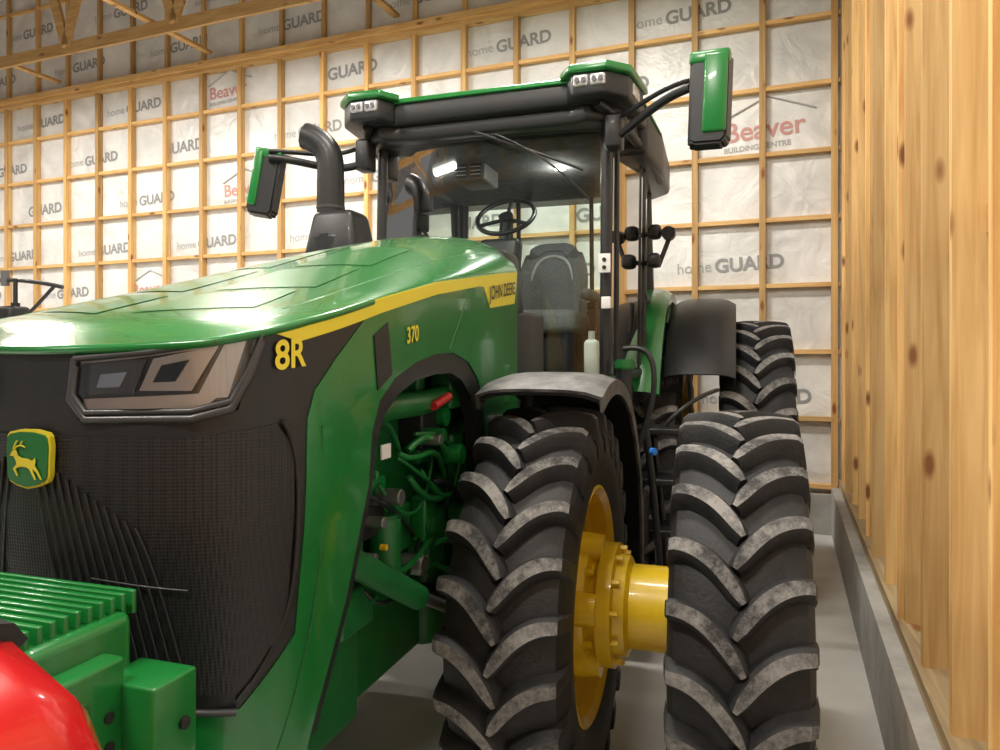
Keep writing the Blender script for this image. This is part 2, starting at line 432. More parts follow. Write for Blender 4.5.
T_T = [(1.17, 1.83), (1.22, 1.852), (1.30, 1.885), (1.4, 1.912), (1.55, 1.950), (1.7, 1.99), (2.0, 2.075), (2.3, 2.165), (2.6, 2.25), (3.0, 2.345), (3.4, 2.41), (3.6, 2.435), (3.7, 2.43)]
def SZ(y): return interp(S_T, y)
def TZ(y): return sum(interp(T_T, y+d) for d in (-.12, -.06, 0, .06, .12))/5
def WY(y):
    if y < 1.45: return .522
    x, yy, _, _ = Cp(py(y)); return x
def lean(z): return -0.05*max(0, (1.45-z))/0.5
def surf(p, z, off=0.0):
    x, y, nx, ny = Cp(p); o = off+lean(z)
    return Vector((c+x+nx*o, y+ny*o, z))
def panel(name, poly, mat, off=0.0, thick=0.012, step=0.03, mirror=False, fn=surf):
    obs = []
    for sg in ((1, -1) if mirror else (1,)):
        bm = bmesh.new()
        vs = [bm.verts.new((sg*p, z, 0)) for p, z in poly]
        f = bm.faces.new(vs)
        bmesh.ops.triangulate(bm, faces=[f])
        x0 = min(v.co.x for v in bm.verts); x1 = max(v.co.x for v in bm.verts)
        y0 = min(v.co.y for v in bm.verts); y1 = max(v.co.y for v in bm.verts)
        x = x0+step
        while x < x1:
            bmesh.ops.bisect_plane(bm, geom=list(bm.verts)+list(bm.edges)+list(bm.faces), plane_co=(x, 0, 0), plane_no=(1, 0, 0)); x += step
        y = y0+.1
        while y < y1:
            bmesh.ops.bisect_plane(bm, geom=list(bm.verts)+list(bm.edges)+list(bm.faces), plane_co=(0, y, 0), plane_no=(0, 1, 0)); y += .1
        for v in bm.verts:
            pz = (v.co.x, v.co.y); v.co = fn(pz[0], pz[1], off)
        bmesh.ops.recalc_face_normals(bm, faces=bm.faces)
        geom = list(bm.faces)
        n = sum((f.normal*f.calc_area() for f in geom), Vector())
        q = fn(sum(p for p, _ in poly)/len(poly)*sg, poly[0][1], 1.0)-fn(sum(p for p, _ in poly)/len(poly)*sg, poly[0][1], 0.0)
        if n.dot(q) < 0: bmesh.ops.reverse_faces(bm, faces=geom)
        if thick > 0:
            for f in bm.faces: f.normal_update()
            bmesh.ops.solidify(bm, geom=list(bm.faces), thickness=thick)
        obs.append(finish(bm, name, mat, T, 30))
    return obs

def ynose(t):
    return Cp(pw(min(abs(t)*.522, .5219)))[1] if abs(t) < .999 else 1.45
def hood_pt(t, y, off=0.0):
    w = t*WY(y); s = SZ(y); tt = max(TZ(y)-s, 0.0)
    f = (1-abs(t)**2.2)**0.70 if abs(t) < 1 else 0
    k = max(0.0, min(1.0, (y-ynose(t))/.16)); k = math.sin(k*math.pi/2)
    return Vector((c+w, y, s+tt*f*k+off*(1 if k > 0.2 else 0)))
bm = bmesh.new(); NT = 48; NS = 70; g = []
for i in range(NS+1):
    row = []
    for j in range(NT+1):
        t = math.sin((j/NT*2-1)*math.pi/2)
        y0 = ynose(t); s = (i/NS)**1.6
        row.append(bm.verts.new(hood_pt(t, y0+(3.7-y0)*s)))
    g.append(row)
for i in range(NS):
    for j in range(NT): bm.faces.new((g[i][j], g[i][j+1], g[i+1][j+1], g[i+1][j]))
bmesh.ops.recalc_face_normals(bm, faces=bm.faces)
finish(bm, 'hood_top', GREEN_TOP, T, 60)
def hood_patch(name, t0, t1, y0, y1, mat, off=0.002):
    bm = bmesh.new(); g = []
    for i in range(25):
        g.append([bm.verts.new(hood_pt((t0+(t1-t0)*j/12)*(1-.10*i/24), y0+(y1-y0)*i/24+0.16*abs(t0+(t1-t0)*j/12), off)) for j in range(13)])
    for i in range(24):
        for j in range(12): bm.faces.new((g[i][j], g[i][j+1], g[i+1][j+1], g[i+1][j]))
    finish(bm, name, mat, T, 40)
for sg in (1, -1):
    hood_patch('hood_screen', sg*.10, sg*.66, 1.38, 1.62, HOODMESH)
    hood_patch('hood_screen', sg*.10, sg*.64, 1.68, 2.02, HOODMESH)
    hood_patch('hood_screen', sg*.10, sg*.60, 2.08, 2.50, HOODMESH)
    tube('hood_crease', [hood_pt(sg*.80, y/100, -.001) for y in range(150, 365, 10)], .0025, GREEN_D, T)
lip = [(p/100*CUM[-1]*.33) for p in range(-100, 101, 2)]
tube('hood_lip', [surf(p, SZ(Cp(p)[1])-.004, .003) for p in lip], .010, GREEN, T)

blk = [(0, 1.815), (pw(.135), 1.820), (pw(.115), 1.73), (pw(.14), 1.668), (pw(.38), 1.672), (pw(.455), 1.69), (pw(.48)+.01, 1.855)]
blk += [(py(1.45), SZ(1.45)-.003), (py(1.76), SZ(1.76)-.005), (py(1.715), 1.905), (py(1.56), 1.80), (py(1.475), 1.725), (py(1.45), 1.66), (py(1.445), 1.50), (py(1.44), 1.16), (pw(.46), 1.03), (pw(.30), 1.05), (0, 1.05)]
panel('nose_surround', blk, BLK, 0, .02, .03, True)
gr = [(0, 1.64), (pw(.10), 1.635), (pw(.38), 1.635), (py(1.36), 1.655), (py(1.405), 1.60), (py(1.405), 1.20), (pw(.455), 1.07), (pw(.30), 1.08), (0, 1.08)]
panel('grille', gr, GRILLE, .006, .005, .03, True)
for sg in (1, -1):
    for k in range(12):
        w0 = .03+.022*k
        tube('grille_rib', [surf(sg*pw(w0), 1.60-.014*k, .010), surf(sg*pw(w0+.04), 1.36, .010), surf(sg*pw(w0+.09), 1.09, .010)], .0035, BLK, T)
    tube('grille_edge', [surf(sg*p, z, .008) for p, z in ((py(1.375), 1.66), (py(1.42), 1.60), (py(1.42), 1.4), (py(1.42), 1.18), (pw(.458), 1.05))], .007, BLK, T)
    tube('grille_bottom_trim', [surf(sg*pw(w), z, .012) for w, z in ((0.0, 1.052), (.15, 1.05), (.30, 1.045), (.40, 1.035), (.455, 1.03))], .008, DGREY, T)
    tube('grille_wire', [surf(sg*pw(.17+.20*q/6), 1.335-.004*q, .012) for q in range(7)], .002, DGREY, T)
    hl = [(pw(.135), 1.80), (pw(.30), 1.814), (pw(.42), 1.836), (pw(.485), 1.855), (pw(.47), 1.78), (pw(.445), 1.71), (pw(.38), 1.690), (pw(.16), 1.686), (pw(.125), 1.73)]
    back = [(sg*p, z) for p, z in hl]
    panel('headlight_back', back, HLB, -.035, .004, .03)
    panel('headlight_lens', back, LENS, .004, .003, .03)
    fr = [surf(sg*p, z, .006) for p, z in hl]
    tube('headlight_frame', fr+[fr[0]], .007, DGREY, T, False, False)
    fr2 = [surf(sg*(p), z-.016, .004) for p, z in hl[3:]+hl[:1]]
    tube('headlight_frame', fr2, .010, DGREY, T, False, False)
    panel('headlight_led_strip', [(sg*pw(.15), 1.692), (sg*pw(.40), 1.695), (sg*pw(.43), 1.728), (sg*pw(.15), 1.714)], LSTRIP, -.003, .02, .03)
    panel('headlight_side_strip', [(sg*pw(.385), 1.715), (sg*pw(.440), 1.718), (sg*pw(.468), 1.845), (sg*pw(.435), 1.832)], LSTRIP, -.004, .006, .03)
    panel('headlight_reflector', [(sg*pw(.27), 1.732), (sg*pw(.375), 1.732), (sg*pw(.425), 1.828), (sg*pw(.30), 1.800)], BEZ, -.010, .004, .03)
    panel('headlight_reflector', [(sg*pw(.155), 1.722), (sg*pw(.255), 1.728), (sg*pw(.285), 1.80), (sg*pw(.16), 1.788)], HLB, -.012, .004, .03)
    panel('headlight_module', [(sg*pw(.30), 1.750), (sg*pw(.345), 1.752), (sg*pw(.372), 1.798), (sg*pw(.318), 1.786)], BLK_G, -.006, .004, .03)
    panel('headlight_module', [(sg*pw(.175), 1.738), (sg*pw(.228), 1.74), (sg*pw(.245), 1.772), (sg*pw(.185), 1.766)], CHR, -.008, .004, .03)
    tube('headlight_inner_line', [surf(sg*pw(.145+.27*q/8), 1.792+.034*(q/8)**1.4, -.002) for q in range(9)], .0025, BEZ, T)

side = [(py(3.69), SZ(3.69))]+[(py(y/100), SZ(y/100)) for y in range(360, 176, -10)]+[(py(1.765), SZ(1.765))]
side += [(py(1.715), 1.905), (py(1.56), 1.80), (py(1.475), 1.725), (py(1.45), 1.66), (py(1.445), 1.5), (py(1.44), 1.16), (pw(.46), 1.03), (pw(.30), 1.05), (pw(.30), .74), (pw(.46), .70), (py(1.5), .70), (py(1.53), .87), (py(1.66), 1.17), (py(1.735), 1.45), (py(1.76), 1.60), (py(1.81), 1.68), (py(1.92), 1.74), (py(2.1), 1.785), (py(2.3), 1.81), (py(2.5), 1.815), (py(2.7), 1.78), (py(2.86), 1.70), (py(2.95), 1.58), (py(2.98), 1.45), (py(3.69), 1.45)]
panel('side_panel', side, GREEN, 0.003, .02, .04, True)
arch_line = [(1.53, .87), (1.66, 1.17), (1.735, 1.45), (1.76, 1.60), (1.81, 1.68), (1.92, 1.74), (2.1, 1.785), (2.3, 1.81), (2.5, 1.815), (2.7, 1.78), (2.86, 1.70), (2.95, 1.58), (2.98, 1.45)]
inn = [(1.57, .87), (1.70, 1.17), (1.77, 1.44), (1.80, 1.57), (1.86, 1.64), (1.96, 1.69), (2.1, 1.725), (2.3, 1.74), (2.48, 1.74), (2.62, 1.71), (2.75, 1.64), (2.83, 1.52), (2.86, 1.40)]
panel('arch_trim', [(py(y), z) for y, z in arch_line]+[(py(y), z) for y, z in reversed(inn)], BLK, -.002, .05, .04, True)
for sg in (1, -1):
    tube('panel_seam', [surf(sg*py(y), z, .004) for y, z in ((1.50, 1.64), (1.515, 1.4), (1.51, 1.2), (1.46, 1.0), (1.38, .85))], .003, GREEN_D, T)
    tube('panel_seam', [surf(sg*py(y), z, .003) for y, z in ((2.45, 1.83), (2.6, 1.95), (2.72, 2.08))], .002, GREEN_D, T)
st = [(py(y/100), SZ(y/100)-.002) for y in range(134, 365, 8)]+[(py(3.67), SZ(3.67)-.002), (py(3.60), SZ(3.6)-.165), (py(3.06), SZ(3.06)-.15), (py(2.94), SZ(2.94)-.05)]+[(py(y/100), SZ(y/100)-.044) for y in range(286, 136, -8)]
panel('yellow_stripe', st, YEL_D, .006, .003, .04, True)
vent = [(py(1.765), 1.86), (py(1.86), 1.90), (py(1.89), 1.75), (py(1.79), 1.71)]
panel('side_vent', vent, BLK, .007, .004, .04, True)

def text_panel(name, s, size, p0, z0, mat, off=.009, bold=0.0, slope=0.0, sx=1.0):
    cu = bpy.data.curves.new(name, 'FONT'); cu.body = s; cu.size = size; cu.offset = bold
    o = bpy.data.objects.new(name, cu); COL.objects.link(o)
    dg = bpy.context.evaluated_depsgraph_get(); me = bpy.data.meshes.new_from_object(o.evaluated_get(dg))
    bpy.data.objects.remove(o)
    for v in me.vertices:
        x, y = v.co.x*sx, v.co.y
        v.co = surf(p0+x, z0+y+slope*x, off)
    me.materials.clear(); me.materials.append(mat)
    ob = bpy.data.objects.new(name, me); COL.objects.link(ob); ob.parent = T
text_panel('decal_series', '8R', .090, py(1.355), 1.776, YEL_D, bold=.002, slope=.10, sx=.84)
text_panel('decal_number', '370', .070, py(2.00), 1.842, YEL_D, bold=.0015, slope=.12, sx=1.0)
text_panel('decal_name', 'JOHN DEERE', .088, py(3.03), SZ(3.03)-.112, BLK, .011, bold=.001, slope=.13, sx=1.12)
text_panel('decal_number', '370', .070, -py(2.2), 1.86, YEL_D, bold=.0015, slope=-.12)
text_panel('decal_series', '8R', .090, -py(1.355)-.12, 1.80, YEL_D, bold=.002, slope=-.10, sx=.84)

def shield(sc):
    return [(-.050*sc, .058*sc), (-.02*sc, .064*sc), (.02*sc, .064*sc), (.050*sc, .058*sc), (.057*sc, .050*sc), (.060*sc, 0.03*sc), (.057*sc, -.035*sc), (.050*sc, -.048*sc), (.03*sc, -.057*sc), (0, -.063*sc), (-.03*sc, -.057*sc), (-.050*sc, -.048*sc), (-.057*sc, -.035*sc), (-.060*sc, .03*sc), (-.057*sc, .050*sc)]
EX = .032
for sc, m, o in ((1.0, YEL_D, .022), (.92, GREEN, .026)):
    panel('emblem', [(x+EX, 1.585+z) for x, z in shield(sc)], m, o, .012, .03)
deer = [(-.043, .012), (-.036, .021), (-.030, .026), (-.024, .024), (-.019, .013), (-.008, .009), (.008, .008), (.020, .004), (.027, .010), (.029, .003), (.027, -.006), (.036, -.017), (.045, -.033), (.041, -.034), (.031, -.020), (.020, -.013), (.030, -.033), (.026, -.035), (.012, -.014), (.004, -.010), (-.008, -.009), (-.016, -.010), (-.026, -.014), (-.019, -.027), (-.023, -.029), (-.034, -.014), (-.024, -.005), (-.026, .003), (-.032, .011)]
panel('emblem_deer', [(x*.98+EX, 1.580+z*1.05) for x, z in deer], YEL_D, .029, 0, .03)
for pts in (((-.028, .025), (-.020, .034), (-.008, .036), (.002, .030)), ((-.030, .025), (-.027, .036), (-.020, .043)), ((-.012, .035), (-.006, .042))):
    tube('emblem_antler', [surf(EX+x, 1.580+z*1.05, .030) for x, z in pts], .0017, YEL_D, T)

prism('firewall', [(c-.33, 3.66), (c+.33, 3.66), (c+.40, 4.10), (c-.40, 4.10)], 1.35, 2.05, BLK, T, .03)
prism('cowl', [(c-.34, 3.62), (c+.34, 3.62), (c+.36, 3.86), (c-.36, 3.86)], 2.0, 2.37, BLK, T, .05, .9)

# front weights / bracket
box('front_weight_block', (c-.44, .82, .75), (c+.44, 1.03, 1.35), GREEN, T, .02)
for k in range(12):
    y = .785+k*.0235
    box('weight_rib', (c-.44, y, 1.335), (c+.42, y+.011, 1.378), GREEN, T, .003)
box('weight_lower', (c-.40, .95, .55), (c+.40, 1.25, .95), GREEN, T, .02)
for z0, z1 in ((1.13, 1.30), (.86, 1.09)):
    box('weight_side_lug', (c+.435, .815, z0), (c+.485, .965, z1), GREEN, T, .008)
box('weight_side_pad', (c+.43, .955, 1.08), (c+.555, 1.055, 1.255), GREEN, T, .006)
box('weight_side_pad', (c+.43, .97, .70), (c+.53, 1.08, 1.06), GREEN, T, .012)
cyl('weight_pin', (c+.47, .87, 1.24), (c+.495, .87, 1.24), .018, GREEN_D, T)
cyl('weight_pin', (c+.47, .87, 1.19), (c+.492, .87, 1.19), .018, BLK, T)
cyl('weight_pin', (c+.54, 1.02, 1.17), (c+.562, 1.02, 1.17), .011, BLK, T)
cyl('weight_pin', (c+.47, .93, 1.21), (c+.488, .93, 1.21), .010, BLK, T)
cyl('weight_pin', (c+.47, .93, 1.16), (c+.488, .93, 1.16), .010, BLK, T)
cyl('weight_pin', (c+.47, .90, .98), (c+.50, .90, .98), .03, GREEN_D, T)

# chassis and engine
box('chassis_front', (c-.30, 1.05, .62), (c+.30, 2.1, 1.02), GREEN_D, T, .03)
box('chassis_rail', (c-.22, 1.9, .60), (c+.22, 4.3, .98), GREEN_D, T, .03)
box('transmission', (c-.35, 4.0, .65), (c+.35, 6.3, 1.5), GREEN_D, T, .05)
box('engine_block', (c-.24, 1.95, .98), (c+.24, 3.62, 1.78), GREEN_D, T, .04)
box('radiator_pack', (c-.42, 1.40, 1.02), (c+.42, 1.66, 1.80), BLK, T, .02)
rnd = random.Random(3)
for sg in (1, -1):
    for k in range(44):
        y = rnd.uniform(1.75, 3.5); z = rnd.uniform(1.0, 1.75); s = [rnd.uniform(.02, .06), rnd.uniform(.03, .10), rnd.uniform(.03, .10)]
        x = c+sg*rnd.uniform(.25, .34)
        m = rnd.choice([GREEN_D, GREEN_D, GREEN, GREEN_D, BLK])
        box('engine_part', (x-s[0], y-s[1], z-s[2]), (x+s[0], y+s[1], z+s[2]), m, T, .012)
    for k in range(26):
        y = rnd.uniform(1.8, 3.3); z = rnd.uniform(1.0, 1.7); x = c+sg*rnd.uniform(.32, .38)
        cyl('engine_fitting', (x-.04, y, z), (x+.05, y, z), rnd.uniform(.014, .045), rnd.choice([GREEN_D, GREEN, GREEN, SIL]), T, seg=18, bevel=.004)
    for k in range(14):
        y = rnd.uniform(1.8, 2.6); z = rnd.uniform(1.0, 1.7); x = c+sg*.36
        tube('engine_hose', [(x, y, z), (x+sg*.05, y+.1, z+rnd.uniform(-.2, .1)), (x+sg*.03, y+.3, z+rnd.uniform(-.3, .1)), (x-sg*.03, y+.5, z+rnd.uniform(-.3, .2))], rnd.uniform(.006, .014), rnd.choice([BLK, GREEN, GREEN_D]), T)
    cyl('oil_filter', (c+sg*.36, 2.15, 1.05), (c+sg*.36, 2.15, 1.28), .055, GREEN_D, T, bevel=.01)
    cyl('suspension_cylinder', (c+sg*.40, 1.78, 1.25), (c+sg*.44, 2.25, .98), .042, GREEN_D, T, bevel=.008)
    cyl('suspension_rod', (c+sg*.44, 2.22, 1.0), (c+sg*.50, 2.60, .80), .020, SIL, T)
    cyl('yellow_cap', (c+sg*.40, 2.05, 1.20), (c+sg*.42, 2.05, 1.20), .010, YEL, T)
cyl('red_coupler', (c+.42, 2.42, 1.62), (c+.43, 2.54, 1.65), .016, REDP, T)
box('service_label', (c+.43, 1.99, 1.485), (c+.435, 2.05, 1.53), WHITE, T, 0)
tube('intake_pipe', [(c+.34, 1.8, 1.55), (c+.38, 2.0, 1.66), (c+.38, 2.4, 1.60), (c+.33, 2.8, 1.66), (c+.28, 3.2, 1.7)], .045, GREEN_D, T)
AY, AZ = 2.95, .79
cyl('axle_beam', (c-.62, AY, AZ), (c+.62, AY, AZ), .13, GREEN_D, T, bevel=.02)
box('axle_center', (c-.28, AY-.22, AZ-.2), (c+.28, AY+.22, AZ+.2), GREEN_D, T, .06)
for sg in (1, -1):
    cyl('kingpin', (c+sg*.52, AY, AZ-.22), (c+sg*.52, AY, AZ+.24), .09, GREEN_D, T, bevel=.02)
    cyl('steering_cylinder', (c+sg*.1, AY-.22, AZ+.05), (c+sg*.55, AY-.24, AZ+.02), .035, BLK, T)

# tires
def tire_mesh(name, RR, W, rim, nl, lh):
    bm = bmesh.new(); hw = W/2; Rb = RR-lh
    half = [(0, Rb), (.45*hw, Rb-.006), (.75*hw, Rb-.016), (.92*hw, Rb-.035), (1.0*hw, Rb-.075), (1.03*hw, Rb-.13), (1.05*hw, Rb-(Rb-rim)*.5), (1.0*hw, rim+.06), (.86*hw, rim+.01), (.80*hw, rim-.01)]
    prof = [(-x, r) for x, r in reversed(half[1:])]+half
    lathe_bm(bm, prof, 80, 0)
    pitch = 2*math.pi/nl
    for sg in (1, -1):
        for k in range(nl):
            th0 = k*pitch+(0 if sg > 0 else pitch/2)
            path = []
            N = 12
            for i in range(N+1):
                t = i/N
                x = -.06*hw+t*(1.0*hw+.06*hw)
                arc = .84*hw*(1.0-(1-t)**2.2)-.04*hw*t
                path.append((x, arc))
            secs = []
            for i, (x, arc) in enumerate(path):
                x2, a2 = path[min(i+1, N)]; x1, a1 = path[max(i-1, 0)]
                d = Vector((x2-x1, a2-a1)).normalized(); n = Vector((-d.y, d.x))
                t = i/N; wt = (.108+.022*math.sin(t*3.1)+.012*t)*hw; wb = wt+.06*hw
                if i == 0: wt *= .60; wb *= .75
                if i == 1: wt *= .92
                u = abs(x)/hw
                rt = RR-.022*u*u-(.012 if i == N else 0); rb = Rb-.01-.05*u**4
                sec = []
                for off, r in ((-wb, rb), (-wt-.012*hw, rt-.012), (-wt+.03*hw, rt), (wt-.03*hw, rt), (wt+.012*hw, rt-.012), (wb, rb)):
                    xx = sg*(x+n.x*off); aa = (arc+n.y*off)/RR+th0
                    sec.append((xx, aa, r))
                secs.append(sec)
            x, arc = path[-1]; sec = []
            for off, r in ((-.18*hw, Rb-.13), (-.13*hw, RR-.12), (-.10*hw, RR-.115), (.10*hw, RR-.115), (.13*hw, RR-.12), (.18*hw, Rb-.13)):
                sec.append((sg*1.055*hw, (arc+.0*hw+off)/RR+th0, r))
            secs.append(sec)
            vs = [[bm.verts.new((xx, -r*math.cos(aa), r*math.sin(aa))) for xx, aa, r in s_] for s_ in secs]
            for q_, (A, B) in enumerate(zip(vs, vs[1:])):
                for j in range(5):
                    f = bm.faces.new((A[j], A[j+1], B[j+1], B[j])); f.material_index = 1 if (j == 2 and q_ < N) else 0
            bm.faces.new(vs[0]); bm.faces.new(vs[-1])
    return finish(bm, name, [RUB, LUG], None, 30)
def inst(o, name, loc, parent, flip=False):
    n = bpy.data.objects.new(name, o.data); COL.objects.link(n); n.location = loc; n.parent = parent
    if flip: n.scale = (-1, 1, 1)
    return n
def rim_mesh(name, rim, W, disc_x, bolt_r, dish_r):
    bm = bmesh.new(); hw = W/2*.86
    prof = [(-hw, rim+.012), (-hw-.008, rim+.02), (-hw-.014, rim+.008), (-hw+.01, rim-.02), (-hw*.6, rim-.03), (-hw*.5, rim-.07), (hw*.5, rim-.07), (hw*.6, rim-.03), (hw-.01, rim-.02), (hw+.014, rim+.008), (hw+.008, rim+.02), (hw, rim+.012)]
    lathe_bm(bm, prof, 64)
    d = disc_x
    lathe_bm(bm, [(d-.03, rim-.07), (d+.0, dish_r+.08), (d+.02, dish_r), (d+.02, .03), (d+.005, .03), (d+.005, dish_r), (d-.02, dish_r+.08), (d-.05, rim-.07)], 64)
    for k in range(10):
        a = k*math.pi/5
        M = Matrix.Translation((d+.03, -bolt_r*math.cos(a), bolt_r*math.sin(a))) @ Matrix.Rotation(R(90), 4, 'Y')
        bmesh.ops.create_cone(bm, cap_ends=True, segments=6, radius1=.018, radius2=.016, depth=.03, matrix=M)
    return finish(bm, name, YEL, None, 35)
ft = tire_mesh('front_tire', .80, .42, .455, 25, .058)
ft.parent = T; ft.location = (c+.725, AY, AZ)
fr_ = rim_mesh('front_rim', .455, .42, .02, .22, .27); fr_.parent = T; fr_.location = (c+.725, AY, AZ)
inst(ft, 'front_tire', (c+1.475, AY, AZ), T); inst(fr_, 'front_rim', (c+1.475, AY, AZ), T, True)
for k in (-.725, -1.475):
    inst(ft, 'front_tire', (c+k, AY, AZ), T); inst(fr_, 'front_rim', (c+k, AY, AZ), T, k > -1)
RY, RZ = 6.0, 1.03
rt = tire_mesh('rear_tire', 1.04, .48, .64, 28, .06)
rt.parent = T; rt.location = (c+.84, RY, RZ)
rr_ = rim_mesh('rear_rim', .64, .48, .02, .25, .32); rr_.parent = T; rr_.location = (c+.84, RY, RZ)
for k in (1.60, -.84, -1.60):
    inst(rt, 'rear_tire', (c+k, RY, RZ), T); inst(rr_, 'rear_rim', (c+k, RY, RZ), T, k in (1.60, -.84))
cyl('rear_axle', (c-1.85, RY, RZ), (c+1.85, RY, RZ), .07, YEL, T)
cyl('rear_axle_housing', (c-.6, RY, RZ), (c+.6, RY, RZ), .22, GREEN_D, T, bevel=.03)
for sg in (1, -1):
    bm = bmesh.new()
    lathe_bm(bm, [(-.10, .02), (-.10, .22), (.04, .225), (.05, .28), (.10, .28), (.11, .25), (.18, .235), (.195, .20), (.225, .20), (.23, .245), (.285, .245), (.29, .205), (.33, .195), (.345, .165), (.68, .165), (.68, .24), (.71, .24), (.71, .02)], 48)
    for rr, x, n, s in ((.262, .115, 14, .013), (.228, .195, 10, .014), (.224, .295, 12, .012)):
        for k in range(n):
            a = 2*math.pi*(k+.3)/n
            M = Matrix.Translation((x, -rr*math.cos(a), rr*math.sin(a))) @ Matrix.Rotation(R(90), 4, 'Y')
            bmesh.ops.create_cone(bm, cap_ends=True, segments=6, radius1=s, radius2=s, depth=.04, matrix=M)
    for k in range(5):
        a = 2*math.pi*(k+.15)/5
        M = Matrix.Translation((.15, -.225*math.cos(a), .225*math.sin(a))) @ Matrix.Rotation(R(90), 4, 'Y')
        bmesh.ops.create_cone(bm, cap_ends=True, segments=16, radius1=.075, radius2=.06, depth=.17, matrix=M)
    o = finish(bm, 'front_hub', YEL, T, 35, (c+sg*.725, AY, AZ))
    if sg < 0: o.scale = (-1, 1, 1)
def arc_fender(name, x0, x1, cy, cz, rad, a0, a1, mat, lip=.05, thick=.012, crown=.03, seg=30, parent=T):
    bm = bmesh.new(); rows = []
    nx = 8
    prof = [(x0, -lip), (x0+.0, -.015)]+[(x0+(x1-x0)*j/nx, crown*(1-(2*j/nx-1)**4)) for j in range(nx+1)]+[(x1, -.015), (x1, -lip)]
    for i in range(seg+1):
        a = R(a0+(a1-a0)*i/seg)
        rows.append([bm.verts.new((x, cy-(rad+dr)*math.cos(a), cz+(rad+dr)*math.sin(a))) for x, dr in prof])
    for A, B in zip(rows, rows[1:]):
        for j in range(len(prof)-1): bm.faces.new((A[j], A[j+1], B[j+1], B[j]))
    bmesh.ops.recalc_face_normals(bm, faces=bm.faces)
    bmesh.ops.solidify(bm, geom=list(bm.faces), thickness=thick)
    return finish(bm, name, mat, parent, 40)
for sg in (1, -1):
    xs = sorted((c+sg*.50, c+sg*1.0))
    arc_fender('front_fender', xs[0], xs[1], AY, AZ, .915, 70, 185, DUSTBLK, .06)
    arc_fender('front_fender_liner', xs[0]+.01, xs[1]-.01, AY, AZ, .895, 71, 186, BLK, .02)
    cyl('fender_bracket', (c+sg*.50, AY+.1, AZ+.2), (c+sg*.56, AY+.25, AZ+.88), .03, BLK, T)
    xs = sorted((c+sg*.60, c+sg*.98)); arc_fender('rear_fender', xs[0], xs[1], RY, RZ, 1.26, 24, 150, GREEN, .06, crown=.05)
    xs = sorted((c+sg*.99, c+sg*1.46)); arc_fender('rear_fender_extension', xs[0], xs[1], RY, RZ, 1.17, 32, 150, BLK, .10, crown=.05)
    bm = bmesh.new(); A = []
    for i in range(25):
        a = R(24+126*i/24); A.append(bm.verts.new((c+sg*.62, RY-1.25*math.cos(a), RZ+1.25*math.sin(a))))
    for i in range(25):
        a = R(150-126*i/24); A.append(bm.verts.new((c+sg*.62, RY-.80*math.cos(a), RZ+.80*math.sin(a))))
    bm.faces.new(A); finish(bm, 'fender_side', GREEN, T, 0)

# ------------------------------------------------------------------ cab
CF, CR = 4.20, 5.85
wf, wm, wr = .735, .85, .80
zt = 3.22
def bar(name, p, q, r=.035, m=BLK): cyl(name, p, q, r, m, T, seg=12)
for sg in (1, -1):
    bar('cab_a_pillar', (c+sg*wf, CF, 1.5), (c+sg*wf, CF+.06, zt), .034)
    bar('cab_b_pillar', (c+sg*wm, 5.0, 1.6), (c+sg*(wm-.01), 5.05, zt), .030)
    bar('cab_c_pillar', (c+sg*wr, CR, 1.9), (c+sg*(wr-.03), CR-.05, zt), .05)
    bar('cab_sill', (c+sg*wf, CF, 1.62), (c+sg*wm, 5.0, 1.70), .035)
    bar('cab_sill', (c+sg*wm, 5.0, 2.2), (c+sg*wr, CR, 2.2), .035)
    bar('cab_top_rail', (c+sg*wf, CF+.06, zt-.04), (c+sg*wm, 5.05, zt-.04), .035)
    bar('cab_top_rail', (c+sg*wm, 5.05, zt-.04), (c+sg*wr, CR-.05, zt-.04), .035)
    bar('door_frame', (c+sg*(wf+.045), CF+.12, 1.68), (c+sg*(wf+.045), CF+.16, zt-.05), .016)
    bar('door_frame', (c+sg*(wm-.01), 4.90, 1.72), (c+sg*(wm-.01), 4.95, zt-.05), .014)
    bar('door_handle', (c+sg*(wm+.03), 4.86, 1.95), (c+sg*(wm+.03), 4.88, 2.15), .014)
    for (a, b) in (((wf+.005, CF+.02), (wm+.005, 5.0)), ((wm+.005, 5.02), (wr+.005, CR-.03))):
        bm = bmesh.new()
        z0 = 1.68 if a[0] < .8 else 2.22
        bm.faces.new([bm.verts.new(v) for v in ((c+sg*a[0], a[1], z0), (c+sg*b[0], b[1], z0), (c+sg*b[0], b[1], zt-.03), (c+sg*a[0], a[1], zt-.03))])
        finish(bm, 'side_glass', GLASS, T, 0)
def quad(name, vs, m):
    bm = bmesh.new(); bm.faces.new([bm.verts.new(v) for v in vs]); return finish(bm, name, m, T, 0)
bm = bmesh.new(); rows = []
for i in range(13):
    k = i/12*2-1; dy = -.07*(1-k*k)
    rows.append((bm.verts.new((c+wf*k, CF+dy, 1.60)), bm.verts.new((c+wf*k, CF+.06+dy, zt))))
for A, B in zip(rows, rows[1:]): bm.faces.new((A[0], B[0], B[1], A[1]))
finish(bm, 'windshield', GLASS, T, 60)
quad('rear_glass', [(c-wr, CR, 2.2), (c+wr, CR, 2.2), (c+wr, CR-.05, zt), (c-wr, CR-.05, zt)], GLASS)
tube('windshield_seal', [(c+wf*(i/6*2-1), CF-.07*(1-(i/6*2-1)**2), 1.60) for i in range(7)], .03, BLK, T)
tube('windshield_header', [(c+wf*(i/6*2-1), CF+.06-.07*(1-(i/6*2-1)**2), 3.17) for i in range(7)], .04, BLK, T)
cyl('rear_crossbar', (c-wr, CR, 2.2), (c+wr, CR, 2.2), .035, BLK, T)
for w_ in (-.28, .34): bar('rear_window_frame', (c+w_, CR, 2.2), (c+w_, CR-.04, zt), .018)
